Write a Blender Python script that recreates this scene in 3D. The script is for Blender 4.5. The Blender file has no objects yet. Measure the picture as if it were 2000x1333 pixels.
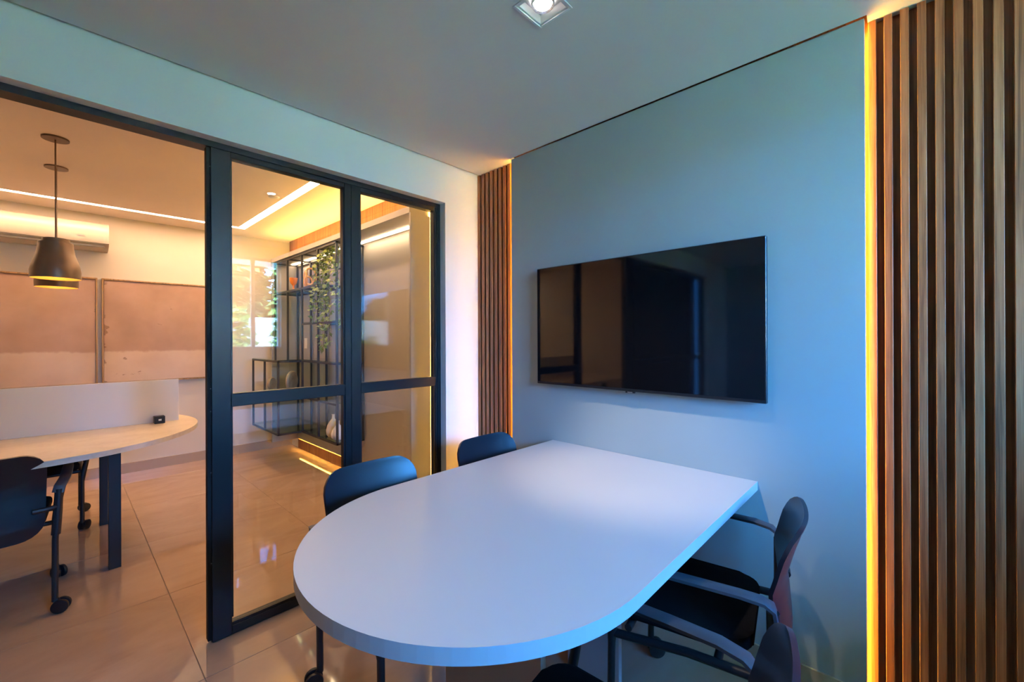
import bpy, bmesh, math, random
from mathutils import Vector, Matrix

random.seed(7)
sc = bpy.context.scene
col = sc.collection

# ------------------------------------------------------------------ camera
H = 1.3386                       # eye height
TH = 0.7558                      # angle between view axis and the +x wall direction
cam_d = bpy.data.cameras.new('camera')
cam_d.sensor_width = 36.0
cam_d.lens = 36.0 * 829.14 / 2000.0
cam_d.shift_y = -6.0 / 2000.0
cam_d.clip_start = 0.02
cam_d.clip_end = 200
cam = bpy.data.objects.new('camera', cam_d)
col.objects.link(cam)
cam.matrix_world = (Matrix.Translation((0, 0, H)) @ Matrix.Rotation(TH - math.pi / 2, 4, 'Z')
                    @ Matrix.Rotation(math.pi / 2, 4, 'X') @ Matrix.Rotation(-0.0041, 4, 'Z'))
sc.camera = cam

# ------------------------------------------------------------------ world, sun, exposure
w = bpy.data.worlds.new('world')
sc.world = w
w.use_nodes = True
nt = w.node_tree
nt.nodes.clear()
tc = nt.nodes.new('ShaderNodeTexCoord')
sep = nt.nodes.new('ShaderNodeSeparateXYZ')
rmp = nt.nodes.new('ShaderNodeValToRGB')
bg = nt.nodes.new('ShaderNodeBackground')
wo = nt.nodes.new('ShaderNodeOutputWorld')
nt.links.new(tc.outputs['Generated'], sep.inputs[0])
nt.links.new(sep.outputs['Z'], rmp.inputs[0])
nt.links.new(rmp.outputs[0], bg.inputs[0])
nt.links.new(bg.outputs[0], wo.inputs[0])
rmp.color_ramp.elements[0].position = 0.0
rmp.color_ramp.elements[0].color = (0.08, 0.38, 1.0, 1)
rmp.color_ramp.elements[1].position = 0.7
rmp.color_ramp.elements[1].color = (0.04, 0.27, 0.95, 1)
bg.inputs[1].default_value = 54.0

sun_d = bpy.data.lights.new('sun', 'SUN')
sun_d.energy = 165.0
sun_d.angle = 0.01
sun_d.color = (1.0, 0.93, 0.8)
sun = bpy.data.objects.new('sun', sun_d)
col.objects.link(sun)
sun.location = (0, 8, 12)
sun.rotation_euler = Vector((0.35, -0.75, -0.9)).to_track_quat('-Z', 'Y').to_euler()

sc.view_settings.view_transform = 'Standard'
sc.view_settings.look = 'None'
sc.view_settings.gamma = 1
sc.view_settings.use_curve_mapping = False
sc.view_settings.exposure = 1.12
sc.cycles.use_denoising = True
sc.cycles.max_bounces = 10
sc.cycles.diffuse_bounces = 5
sc.cycles.glossy_bounces = 4
sc.cycles.transparent_max_bounces = 12
sc.cycles.sample_clamp_indirect = 6.0
sc.cycles.caustics_reflective = False
sc.cycles.caustics_refractive = False

# ------------------------------------------------------------------ room numbers (metres)
ZC = 2.460      # meeting-room ceiling
ZO = 2.550      # office ceiling
DX = 1.9336     # face of the grey panel
DS = 1.9736     # face of the wooden slats
XB = 2.000      # backing wall behind slats
DY = 2.1835     # meeting-room face of the glazed wall
DYO = 2.330     # office face of the glazed wall
ZH = 2.211      # head of the opening
XJ = 1.695      # right jamb of the opening
YF = 2.2374     # face of the black frames
XW = -3.6       # west end of the meeting room
YB = -1.25      # window wall behind the camera
YW = 5.73       # far wall of the office
XOW = -2.4      # west wall of the office
XOP = -2.75     # left end of the opening


# ------------------------------------------------------------------ helpers
def box(bm, x0, x1, y0, y1, z0, z1, bev=0.0, seg=2):
    r = bmesh.ops.create_cube(bm, size=1.0)
    vs = r['verts']
    for v in vs:
        v.co = Vector(((x0 + x1) / 2 + v.co.x * (x1 - x0), (y0 + y1) / 2 + v.co.y * (y1 - y0), (z0 + z1) / 2 + v.co.z * (z1 - z0)))
    if bev > 0:
        es = list({e for v in vs for e in v.link_edges})
        bmesh.ops.bevel(bm, geom=es, offset=bev, segments=seg, profile=0.6, affect='EDGES')


def tube(bm, pts, r, n=10, cap=True):
    pts = [Vector(p) for p in pts]
    rs = r if isinstance(r, (list, tuple)) else [r] * len(pts)
    rings = []
    up = None
    for i, p in enumerate(pts):
        a = pts[max(i - 1, 0)]
        b = pts[min(i + 1, len(pts) - 1)]
        t = (b - a).normalized()
        if up is None:
            up = Vector((1, 0, 0)) if abs(t.x) < 0.8 else Vector((0, 1, 0))
        s = t.cross(up).normalized()
        up = s.cross(t).normalized()
        rings.append([bm.verts.new(p + (s * math.cos(k * 2 * math.pi / n) + up * math.sin(k * 2 * math.pi / n)) * rs[i]) for k in range(n)])
    for a, b in zip(rings, rings[1:]):
        for k in range(n):
            bm.faces.new((a[k], a[(k + 1) % n], b[(k + 1) % n], b[k]))
    if cap:
        bm.faces.new(rings[0][::-1])
        bm.faces.new(rings[-1])


def strap(bm, pts, w, t, side):
    """flat bar of width w along 'side' and thickness t, swept along pts"""
    side = Vector(side)
    pts = [Vector(p) for p in pts]
    rings = []
    for i, p in enumerate(pts):
        a = pts[max(i - 1, 0)]
        b = pts[min(i + 1, len(pts) - 1)]
        d = (b - a).normalized()
        n = d.cross(side).normalized()
        s = n.cross(d).normalized()
        prof = []
        for (cx, cz) in ((-1, -.6), (-.7, -1), (.7, -1), (1, -.6), (1, .6), (.7, 1), (-.7, 1), (-1, .6)):
            prof.append(bm.verts.new(p + s * cx * w / 2 + n * cz * t / 2))
        rings.append(prof)
    for a, b in zip(rings, rings[1:]):
        for k in range(8):
            bm.faces.new((a[k], a[(k + 1) % 8], b[(k + 1) % 8], b[k]))
    bm.faces.new(rings[0][::-1])
    bm.faces.new(rings[-1])


def lathe(bm, prof, n=32, c=(0, 0, 0)):
    rings = []
    for r, z in prof:
        if r < 1e-5:
            rings.append([bm.verts.new((c[0], c[1], c[2] + z))])
        else:
            rings.append([bm.verts.new((c[0] + r * math.cos(k * 2 * math.pi / n), c[1] + r * math.sin(k * 2 * math.pi / n), c[2] + z)) for k in range(n)])
    for a, b in zip(rings, rings[1:]):
        for k in range(n):
            k2 = (k + 1) % n
            if len(a) == 1 and len(b) == 1:
                continue
            if len(a) == 1:
                bm.faces.new((a[0], b[k2], b[k]))
            elif len(b) == 1:
                bm.faces.new((a[k], a[k2], b[0]))
            else:
                bm.faces.new((a[k], a[k2], b[k2], b[k]))


def prism(bm, pts, z0, z1, bev=0.0):
    vb = [bm.verts.new((x, y, z0)) for x, y in pts]
    vt = [bm.verts.new((x, y, z1)) for x, y in pts]
    n = len(pts)
    fb = bm.faces.new(vb[::-1])
    ft = bm.faces.new(vt)
    for k in range(n):
        bm.faces.new((vb[k], vb[(k + 1) % n], vt[(k + 1) % n], vt[k]))
    if bev:
        bmesh.ops.bevel(bm, geom=list(ft.edges) + list(fb.edges), offset=bev, segments=2, profile=0.6, affect='EDGES')


def NB():
    return bmesh.new()


def obj(name, bm, m, parent=None, smooth=False):
    bmesh.ops.recalc_face_normals(bm, faces=bm.faces)
    me = bpy.data.meshes.new(name)
    bm.to_mesh(me)
    bm.free()
    me.materials.append(m)
    if smooth:
        for p in me.polygons:
            p.use_smooth = True
        try:
            me.set_sharp_from_angle(angle=math.radians(38))
        except Exception:
            pass
    o = bpy.data.objects.new(name, me)
    col.objects.link(o)
    if parent is not None:
        o.parent = parent
        o.matrix_parent_inverse = WM(parent).inverted()
    return o


def WM(o):
    m = Matrix.Translation(o.location) @ o.rotation_euler.to_matrix().to_4x4()
    if o.parent is not None:
        m = WM(o.parent) @ o.matrix_parent_inverse @ m
    return m


def child(name, bm, m, parent, smooth=False):
    """mesh in the parent's own coordinates"""
    o = obj(name, bm, m, None, smooth)
    o.parent = parent
    return o


def BX(name, b, m, parent=None, bev=0.0):
    bm = NB()
    box(bm, *b, bev=bev)
    return obj(name, bm, m, parent)


def tag(o, label=None, cat=None, group=None, kind=None):
    if label:
        o['label'] = label
    if cat:
        o['category'] = cat
    if group:
        o['group'] = group
    if kind:
        o['kind'] = kind
    return o


def thing(name, loc, label, cat, group=None, rz=0.0, kind=None):
    o = bpy.data.objects.new(name, None)
    o.empty_display_size = 0.1
    col.objects.link(o)
    o.location = loc
    o.rotation_euler = (0, 0, rz)
    return tag(o, label, cat, group, kind)


def copy_tree(o, parent=None):
    c = o.copy()
    col.objects.link(c)
    c.parent = parent
    for ch in list(o.children):
        copy_tree(ch, c)
    return c


# ------------------------------------------------------------------ materials
def mat(name, color=(0.8, 0.8, 0.8), rough=0.5, metal=0.0, spec=0.5, emit=None, estr=0.0, coat=0.0):
    m = bpy.data.materials.new(name)
    m.use_nodes = True
    b = m.node_tree.nodes['Principled BSDF']
    b.inputs['Base Color'].default_value = (*color, 1)
    b.inputs['Roughness'].default_value = rough
    b.inputs['Metallic'].default_value = metal
    b.inputs['Specular IOR Level'].default_value = spec
    b.inputs['Coat Weight'].default_value = coat
    if emit:
        b.inputs['Emission Color'].default_value = (*emit, 1)
        b.inputs['Emission Strength'].default_value = estr
    return m


def N(m, t, **kw):
    n = m.node_tree.nodes.new(t)
    for k, v in kw.items():
        setattr(n, k, v)
    return n


def L(m, a, b):
    m.node_tree.links.new(a, b)


def B(m):
    return m.node_tree.nodes['Principled BSDF']


def ramp(m, stops):
    r = N(m, 'ShaderNodeValToRGB')
    el = r.color_ramp.elements
    while len(el) < len(stops):
        el.new(0.5)
    for e, (p, c) in zip(el, stops):
        e.position = p
        e.color = (*c, 1)
    return r


def bump(m, src, strength=0.2, dist=0.002):
    b = N(m, 'ShaderNodeBump')
    b.inputs['Strength'].default_value = strength
    b.inputs['Distance'].default_value = dist
    L(m, src, b.inputs['Height'])
    L(m, b.outputs[0], B(m).inputs['Normal'])


def paint(name, color, rough=0.55, var=0.03):
    m = mat(name, color, rough, spec=0.3)
    t = N(m, 'ShaderNodeTexCoord')
    n = N(m, 'ShaderNodeTexNoise')
    n.inputs['Scale'].default_value = 260
    n.inputs['Detail'].default_value = 2
    L(m, t.outputs['Object'], n.inputs['Vector'])
    bump(m, n.outputs[0], 0.06, 0.001)
    n2 = N(m, 'ShaderNodeTexNoise')
    n2.inputs['Scale'].default_value = 1.7
    L(m, t.outputs['Object'], n2.inputs['Vector'])
    r = ramp(m, [(0.3, tuple(c * (1 - var) for c in color)), (0.7, tuple(min(1, c * (1 + var)) for c in color))])
    L(m, n2.outputs[0], r.inputs[0])
    L(m, r.outputs[0], B(m).inputs['Base Color'])
    return m


def wood(name, c0, c1, c2, rough=0.42, zs=0.55, scale=22):
    m = mat(name, c1, rough, spec=0.4)
    t = N(m, 'ShaderNodeTexCoord')
    oi = N(m, 'ShaderNodeObjectInfo')
    mul = N(m, 'ShaderNodeMath', operation='MULTIPLY')
    mul.inputs[1].default_value = 37.0
    L(m, oi.outputs['Random'], mul.inputs[0])
    add = N(m, 'ShaderNodeVectorMath', operation='ADD')
    L(m, t.outputs['Object'], add.inputs[0])
    L(m, mul.outputs[0], add.inputs[1])
    mp = N(m, 'ShaderNodeMapping')
    mp.inputs['Scale'].default_value = (scale, scale, zs)
    L(m, add.outputs[0], mp.inputs[0])
    n = N(m, 'ShaderNodeTexNoise')
    n.inputs['Scale'].default_value = 2.2
    n.inputs['Detail'].default_value = 6
    n.inputs['Roughness'].default_value = 0.62
    n.inputs['Distortion'].default_value = 0.6
    L(m, mp.outputs[0], n.inputs['Vector'])
    mp2 = N(m, 'ShaderNodeMapping')
    mp2.inputs['Scale'].default_value = (scale * 9, scale * 9, zs * 7)
    L(m, add.outputs[0], mp2.inputs[0])
    n2 = N(m, 'ShaderNodeTexNoise')
    n2.inputs['Scale'].default_value = 2.0
    n2.inputs['Detail'].default_value = 3
    L(m, mp2.outputs[0], n2.inputs['Vector'])
    mx = N(m, 'ShaderNodeMath', operation='MULTIPLY_ADD')
    mx.inputs[1].default_value = 0.35
    L(m, n2.outputs[0], mx.inputs[0])
    L(m, n.outputs[0], mx.inputs[2])
    r = ramp(m, [(0.48, c0), (0.66, c1), (0.86, c2)])
    L(m, mx.outputs[0], r.inputs[0])
    L(m, r.outputs[0], B(m).inputs['Base Color'])
    bump(m, n2.outputs[0], 0.12, 0.001)
    return m


def glass(name, tint=(0.97, 0.985, 0.98), base=0.042):
    m = bpy.data.materials.new(name)
    m.use_nodes = True
    m.node_tree.nodes.clear()
    o = N(m, 'ShaderNodeOutputMaterial')
    mx = N(m, 'ShaderNodeMixShader')
    tr = N(m, 'ShaderNodeBsdfTransparent')
    gl = N(m, 'ShaderNodeBsdfGlossy')
    lw = N(m, 'ShaderNodeLayerWeight')
    lw.inputs[0].default_value = 0.5
    pw = N(m, 'ShaderNodeMath', operation='POWER')
    pw.inputs[1].default_value = 5.0
    ma = N(m, 'ShaderNodeMath', operation='MULTIPLY_ADD')
    ma.inputs[1].default_value = 1 - base
    ma.inputs[2].default_value = base
    tr.inputs[0].default_value = (*tint, 1)
    gl.inputs['Roughness'].default_value = 0.0
    gl.inputs['Color'].default_value = (1, 1, 1, 1)
    L(m, lw.outputs['Facing'], pw.inputs[0])
    L(m, pw.outputs[0], ma.inputs[0])
    L(m, ma.outputs[0], mx.inputs[0])
    L(m, tr.outputs[0], mx.inputs[1])
    L(m, gl.outputs[0], mx.inputs[2])
    L(m, mx.outputs[0], o.inputs[0])
    return m


M = {}
M['wall'] = paint('white_paint', (0.72, 0.72, 0.70))
M['wwall'] = paint('slate_paint', (0.22, 0.25, 0.27))
M['owall'] = paint('office_paint', (0.66, 0.62, 0.56))
M['ceil'] = paint('ceiling_paint', (0.66, 0.66, 0.65), 0.6)
M['oceil'] = paint('office_ceiling_paint', (0.86, 0.78, 0.71), 0.6)
M['grey'] = paint('grey_panel', (0.33, 0.375, 0.365), 0.4)
M['dark'] = mat('shadow_gap', (0.06, 0.07, 0.07), 0.8)
M['slat'] = wood('walnut_slat', (0.12, 0.042, 0.016), (0.27, 0.100, 0.038), (0.40, 0.165, 0.068))
M['slatback'] = wood('walnut_backing', (0.10, 0.036, 0.014), (0.21, 0.078, 0.031), (0.30, 0.12, 0.052))
M['frame'] = mat('black_aluminium', (0.010, 0.012, 0.014), 0.36, spec=0.28)
M['rubber'] = mat('black_rubber', (0.008, 0.008, 0.008), 0.7, spec=0.2)
M['glass'] = glass('clear_glass')
M['wglass'] = glass('window_glass', (0.95, 0.98, 0.97), 0.03)
M['smoke'] = glass('smoked_glass', (0.10, 0.115, 0.13), 0.045)
M['shelfglass'] = glass('shelf_glass', (0.72, 0.84, 0.76), 0.05)
M['laminate'] = paint('white_laminate', (0.44, 0.435, 0.445), 0.42, 0.01)
M['screenwhite'] = paint('divider_laminate', (0.72, 0.69, 0.66), 0.45, 0.01)
M['desktop'] = wood('pale_oak_laminate', (0.58, 0.50, 0.40), (0.66, 0.58, 0.48), (0.72, 0.64, 0.54), 0.35, 6.0, 3.0)
M['steel'] = mat('black_steel', (0.012, 0.013, 0.016), 0.45, spec=0.4)
M['shell'] = mat('black_shell_plastic', (0.006, 0.010, 0.018), 0.34, spec=0.42)
M['chairblk'] = mat('black_plastic', (0.010, 0.011, 0.014), 0.42, spec=0.45)
M['armgrey'] = mat('arm_plastic', (0.045, 0.05, 0.062), 0.4, spec=0.5)
M['seatfab'] = mat('black_fabric', (0.007, 0.007, 0.009), 0.9, spec=0.1)
M['screen'] = mat('tv_screen', (0.004, 0.004, 0.005), 0.05, spec=1.0)
B_ = M['screen'].node_tree.nodes['Principled BSDF']
B_.inputs['IOR'].default_value = 1.54
M['bezel'] = mat('tv_bezel', (0.02, 0.022, 0.026), 0.3, metal=0.4)
M['badge'] = mat('silver_badge', (0.5, 0.5, 0.52), 0.3, metal=0.8)
M['led_amber'] = mat('amber_led', (1, 0.7, 0.2), 0.5, emit=(1.0, 0.47, 0.05), estr=58.0)
M['led_warm'] = mat('warm_led', (1, 0.9, 0.8), 0.5, emit=(1.0, 0.61, 0.35), estr=27.0)
M['led_shelf'] = mat('shelf_led', (1, 0.9, 0.8), 0.5, emit=(1.0, 0.68, 0.40), estr=16.0)
M['led_floor'] = mat('cove_led', (1, 0.8, 0.4), 0.5, emit=(1.0, 0.55, 0.12), estr=27.0)
M['led_under'] = mat('plinth_led', (1, 0.8, 0.4), 0.5, emit=(1.0, 0.56, 0.10), estr=50.0)
M['lampwarm'] = mat('pendant_bulb', (1, 0.9, 0.7), 0.5, emit=(1.0, 0.62, 0.22), estr=26.0)
M['lampwhite'] = mat('spot_lens', (1, 1, 1), 0.5, emit=(1.0, 0.93, 0.86), estr=30.0)
M['fixture'] = mat('white_metal', (0.72, 0.73, 0.74), 0.35, spec=0.5)
M['chrome'] = mat('satin_reflector', (0.7, 0.7, 0.72), 0.22, metal=0.9)
M['bronze'] = mat('bronze_lacquer', (0.15, 0.095, 0.06), 0.38, metal=0.25)
M['brass'] = mat('gold_inside', (0.70, 0.45, 0.16), 0.35, metal=0.3)
M['ac'] = mat('white_abs', (0.52, 0.47, 0.41), 0.3)
M['acdark'] = mat('vent_dark', (0.10, 0.09, 0.08), 0.6)
M['pframe'] = wood('oak_frame', (0.20, 0.12, 0.05), (0.34, 0.21, 0.09), (0.46, 0.30, 0.14))
M['boxgrey'] = paint('grey_lacquer', (0.34, 0.32, 0.30), 0.45)
M['amber'] = mat('amber_glass', (0.72, 0.22, 0.03), 0.12, spec=0.7)
M['amber2'] = mat('honey_glass', (0.62, 0.34, 0.12), 0.12, spec=0.7)
M['stone'] = mat('veined_disc', (0.45, 0.31, 0.19), 0.5)
M['ceramic'] = mat('cream_ceramic', (0.74, 0.64, 0.50), 0.5)
M['ceramic2'] = mat('white_ceramic', (0.72, 0.70, 0.66), 0.5)
M['leaf'] = mat('ivy_leaf', (0.16, 0.24, 0.035), 0.5)
M['leafd'] = mat('ivy_stem', (0.09, 0.12, 0.03), 0.6)
M['pot'] = mat('grey_pot', (0.25, 0.25, 0.25), 0.6)
M['teal'] = mat('teal_reflection_tone', (0.02, 0.16, 0.20), 0.3)  # teal of a reflection, put on a solid cylinder added to the shelf
M['plate'] = mat('switch_plate', (0.75, 0.72, 0.66), 0.4)
M['lawn'] = mat('lawn', (0.068, 0.165, 0.065), 0.9, spec=0.1)
M['hedge'] = mat('hedge_leaf', (0.045, 0.12, 0.025), 0.7)
M['hedge2'] = mat('palm_leaf', (0.22, 0.32, 0.07), 0.6)
M['gwall'] = paint('garden_wall', (0.78, 0.72, 0.58), 0.7)
M['soffit'] = paint('eave_soffit', (0.5, 0.48, 0.45), 0.7)
M['bark'] = mat('bark', (0.12, 0.08, 0.05), 0.8)
M['wframe'] = mat('white_window_frame', (0.75, 0.76, 0.77), 0.4)


def floor_material():
    m = mat('polished_porcelain', (0.45, 0.33, 0.24), 0.055, spec=0.65)
    t = N(m, 'ShaderNodeTexCoord')
    oi = N(m, 'ShaderNodeObjectInfo')
    mul = N(m, 'ShaderNodeMath', operation='MULTIPLY')
    mul.inputs[1].default_value = 54.0
    L(m, oi.outputs['Random'], mul.inputs[0])
    add = N(m, 'ShaderNodeVectorMath', operation='ADD')
    L(m, t.outputs['Object'], add.inputs[0])
    L(m, mul.outputs[0], add.inputs[1])
    mp = N(m, 'ShaderNodeMapping')
    mp.inputs['Rotation'].default_value = (0, 0, 0.5)
    mp.inputs['Scale'].default_value = (0.9, 1.9, 1)
    L(m, add.outputs[0], mp.inputs[0])
    n = N(m, 'ShaderNodeTexNoise')
    n.inputs['Scale'].default_value = 1.6
    n.inputs['Detail'].default_value = 7
    n.inputs['Roughness'].default_value = 0.6
    n.inputs['Distortion'].default_value = 1.1
    L(m, mp.outputs[0], n.inputs['Vector'])
    r = ramp(m, [(0.30, (0.36, 0.235, 0.165)), (0.5, (0.42, 0.285, 0.20)), (0.72, (0.47, 0.33, 0.24))])
    L(m, n.outputs[0], r.inputs[0])
    L(m, r.outputs[0], B(m).inputs['Base Color'])
    return m


M['tile'] = floor_material()
M['grout'] = mat('grout', (0.30, 0.225, 0.165), 0.8)
M['basestone'] = mat('porcelain_skirting', (0.40, 0.31, 0.23), 0.25)


def art_material(name, split, seed):
    m = mat(name, (0.5, 0.35, 0.28), 0.85, spec=0.1)
    t = N(m, 'ShaderNodeTexCoord')
    s = N(m, 'ShaderNodeSeparateXYZ')
    L(m, t.outputs['Generated'], s.inputs[0])
    mp = N(m, 'ShaderNodeMapping')
    mp.inputs['Location'].default_value = (seed, seed * 2, seed * 3)
    L(m, t.outputs['Generated'], mp.inputs[0])
    # soft cloudy wash of the upper field
    n = N(m, 'ShaderNodeTexNoise')
    n.inputs['Scale'].default_value = 3.0
    n.inputs['Detail'].default_value = 5
    L(m, mp.outputs[0], n.inputs['Vector'])
    top = ramp(m, [(0.3, (0.36, 0.24, 0.195)), (0.7, (0.46, 0.32, 0.265))])
    L(m, n.outputs[0], top.inputs[0])
    # pale lower field
    low = ramp(m, [(0.3, (0.50, 0.38, 0.32)), (0.7, (0.60, 0.48, 0.42))])
    L(m, n.outputs[0], low.inputs[0])
    # ragged border between the two
    n2 = N(m, 'ShaderNodeTexNoise')
    n2.inputs['Scale'].default_value = 14
    n2.inputs['Detail'].default_value = 4
    L(m, mp.outputs[0], n2.inputs['Vector'])
    a = N(m, 'ShaderNodeMath', operation='MULTIPLY_ADD')
    a.inputs[1].default_value = 0.05
    L(m, n2.outputs[0], a.inputs[0])
    L(m, s.outputs['Z'], a.inputs[2])
    e = ramp(m, [(split + 0.015, (0, 0, 0)), (split + 0.035, (1, 1, 1))])
    L(m, a.outputs[0], e.inputs[0])
    mx = N(m, 'ShaderNodeMixRGB')
    L(m, e.outputs[0], mx.inputs[0])
    L(m, low.outputs[0], mx.inputs[1])
    L(m, top.outputs[0], mx.inputs[2])
    # dark scratches, denser at the sides
    mp3 = N(m, 'ShaderNodeMapping')
    mp3.inputs['Scale'].default_value = (9, 1, 15)
    mp3.inputs['Location'].default_value = (seed * 4, 0, seed)
    L(m, t.outputs['Generated'], mp3.inputs[0])
    n3 = N(m, 'ShaderNodeTexNoise')
    n3.inputs['Scale'].default_value = 1.3
    n3.inputs['Detail'].default_value = 9
    L(m, mp3.outputs[0], n3.inputs['Vector'])
    xa = N(m, 'ShaderNodeMath', operation='SUBTRACT')
    xa.inputs[1].default_value = 0.5
    L(m, s.outputs['X'], xa.inputs[0])
    xb = N(m, 'ShaderNodeMath', operation='ABSOLUTE')
    L(m, xa.outputs[0], xb.inputs[0])
    xp = N(m, 'ShaderNodeMath', operation='POWER')
    xp.inputs[1].default_value = 16
    xm = N(m, 'ShaderNodeMath', operation='MULTIPLY')
    xm.inputs[1].default_value = 2.0
    L(m, xb.outputs[0], xm.inputs[0])
    L(m, xm.outputs[0], xp.inputs[0])
    xs = N(m, 'ShaderNodeMath', operation='MULTIPLY_ADD')
    xs.inputs[1].default_value = 0.17
    L(m, xp.outputs[0], xs.inputs[0])
    lo_ = N(m, 'ShaderNodeMath', operation='MULTIPLY_ADD')
    lo_.inputs[1].default_value = 0.55
    L(m, n.outputs[0], lo_.inputs[0])
    L(m, n3.outputs[0], lo_.inputs[2])
    hi_ = N(m, 'ShaderNodeMath', operation='SUBTRACT')
    hi_.inputs[1].default_value = 0.275
    L(m, lo_.outputs[0], hi_.inputs[0])
    L(m, hi_.outputs[0], xs.inputs[2])
    sr = ramp(m, [(0.725, (0, 0, 0)), (0.765, (0.6, 0.6, 0.6))])
    L(m, xs.outputs[0], sr.inputs[0])
    mx2 = N(m, 'ShaderNodeMixRGB')
    mx2.inputs[2].default_value = (0.16, 0.09, 0.065, 1)
    L(m, sr.outputs[0], mx2.inputs[0])
    L(m, mx.outputs[0], mx2.inputs[1])
    L(m, mx2.outputs[0], B(m).inputs['Base Color'])
    bump(m, n2.outputs[0], 0.25, 0.003)
    return m


# ================================================================== STRUCTURE
def struct(o):
    o['kind'] = 'structure'
    return o


# ---- floor: slab and individual porcelain tiles
floor = struct(BX('floor', (XW - 0.1, XB + 0.1, YB - 0.1, YW + 0.1, -0.12, -0.003), M['grout']))
TS, GP = 0.817, 0.0013
full = None
fx0, fx1, fy0, fy1 = XW, XB, YB, YW
kx0 = math.floor((fx0 - 0.384) / TS)
ky0 = math.floor((fy0 - 5.30) / TS)
for i in range(kx0, kx0 + 10):
    for j in range(ky0, ky0 + 12):
        x0, x1 = 0.384 + i * TS + GP, 0.384 + (i + 1) * TS - GP
        y0, y1 = 5.30 + j * TS + GP, 5.30 + (j + 1) * TS - GP
        cx0, cx1, cy0, cy1 = max(x0, fx0), min(x1, fx1), max(y0, fy0), min(y1, fy1)
        if cx1 - cx0 < 0.02 or cy1 - cy0 < 0.02:
            continue
        whole = abs(cx1 - cx0 - (x1 - x0)) < 1e-6 and abs(cy1 - cy0 - (y1 - y0)) < 1e-6
        if whole and full is not None:
            o = bpy.data.objects.new('tile', full)
            col.objects.link(o)
            o.parent = floor
        else:
            bm = NB()
            sx, sy = (cx1 - cx0) / 2, (cy1 - cy0) / 2
            box(bm, -sx, sx, -sy, sy, -0.009, 0.0, bev=0.0008, seg=1)
            o = child('tile', bm, M['tile'], floor)
            if whole:
                full = o.data
        o.location = ((cx0 + cx1) / 2, (cy0 + cy1) / 2, 0)

# ---- walls
# east wall (behind TV panel, slats and the office shelving)
struct(BX('wall_east', (XB, XB + 0.1, YB - 0.1, DYO, 0, 2.8), M['slatback']))
struct(BX('wall_office_east', (XB, XB + 0.1, DYO, YW + 0.1, 0, 2.8), M['owall']))
wall_glazed = struct(BX('wall_north', (XOP - 0.15, XB, DY, DYO, ZH, 2.7), M['wall']))
bm = NB()
box(bm, XJ, XB, DY, DYO, 0, ZH)
obj('wall_pier', bm, M['wall'], wall_glazed)
bm = NB()
box(bm, XW, XOP, DY, DYO, 0, 2.7)
obj('wall_pier', bm, M['wall'], wall_glazed)
struct(BX('wall_west', (XW - 0.1, XW, YB - 0.1, DYO, 0, 2.7), M['wwall']))
struct(BX('wall_office_north', (XOW - 0.1, XB, YW, YW + 0.1, 0, 2.7), M['owall']))
struct(BX('wall_office_west', (XOW - 0.1, XOW, DYO, YW, 0, 2.7), M['owall']))

# window wall behind the camera: sill wall, lintel, end piers
WX0, WX1, WZ0, WZ1 = 0.30, 1.895, 1.215, 2.33
ws = struct(BX('wall_south', (XW - 0.1, XB, YB - 0.15, YB, 0, WZ0), M['wall']))
for b in ((XW - 0.1, XB, YB - 0.15, YB, WZ1, 2.7), (XW - 0.1, WX0, YB - 0.15, YB, WZ0, WZ1), (WX1, XB, YB - 0.15, YB, WZ0, WZ1)):
    BX('wall_pier', b, M['wall'], ws)

# ceilings with a dark shadow gap along the walls
DLX, DLY, DLH = (1.120, 0.350, -0.800, -2.000), 0.906, 0.062
bm = NB()
box(bm, XW, DX - 0.006, YB, DLY - DLH, ZC, ZC + 0.02)
box(bm, XW, DX - 0.006, DLY + DLH, DY - 0.014, ZC, ZC + 0.02)
_xs = [XW] + [v for x in sorted(DLX) for v in (x - DLH, x + DLH)] + [DX - 0.006]
for k in range(0, len(_xs), 2):
    box(bm, _xs[k], _xs[k + 1], DLY - DLH, DLY + DLH, ZC, ZC + 0.02)
cl = struct(obj('ceiling', bm, M['ceil']))
BX('ceiling_edge', (DX - 0.006, XB, YB, 0.112, ZC, ZC + 0.02), M['ceil'], cl)
BX('ceiling_edge', (DX - 0.006, XB, 1.832, DY - 0.014, ZC, ZC + 0.02), M['ceil'], cl)
BX('shadow_gap', (XW, XB, YB, DY, ZC + 0.045, ZC + 0.08), M['dark'], cl)
struct(BX('ceiling_office', (XOW, XB, DYO, YW, ZO + 0.012, ZO + 0.1), M['oceil']))
# office plasterboard ceiling around the recessed light channels
LY0, LY1 = 5.300, 5.362
LX0, LX1 = 1.318, 1.390
co = bpy.data.objects['ceiling_office']
for b in ((XOW, LX1, LY1, YW), (XOW, LX0, DYO, LY0), (LX1, XB, DYO, YW), (LX0, LX1, DYO, 2.60)):
    BX('ceiling_board', (b[0], b[1], b[2], b[3], ZO, ZO + 0.02), M['oceil'], co)

# skirtings
struct(BX('baseboard_office_north', (XOW, XB, YW - 0.012, YW, 0, 0.10), M['basestone']))
struct(BX('baseboard_east', (DX - 0.009, DX - 0.0005, 0.120, 1.822, 0, 0.092), M['basestone']))
struct(BX('baseboard_north', (XJ + 0.002, DS - 0.002, DY - 0.010, DY, 0, 0.092), M['basestone']))
struct(BX('baseboard_south', (XW, DS - 0.002, YB, YB + 0.010, 0, 0.092), M['basestone']))
struct(BX('baseboard_west', (XW, XW + 0.010, YB + 0.011, DY, 0, 0.092), M['basestone']))

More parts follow.
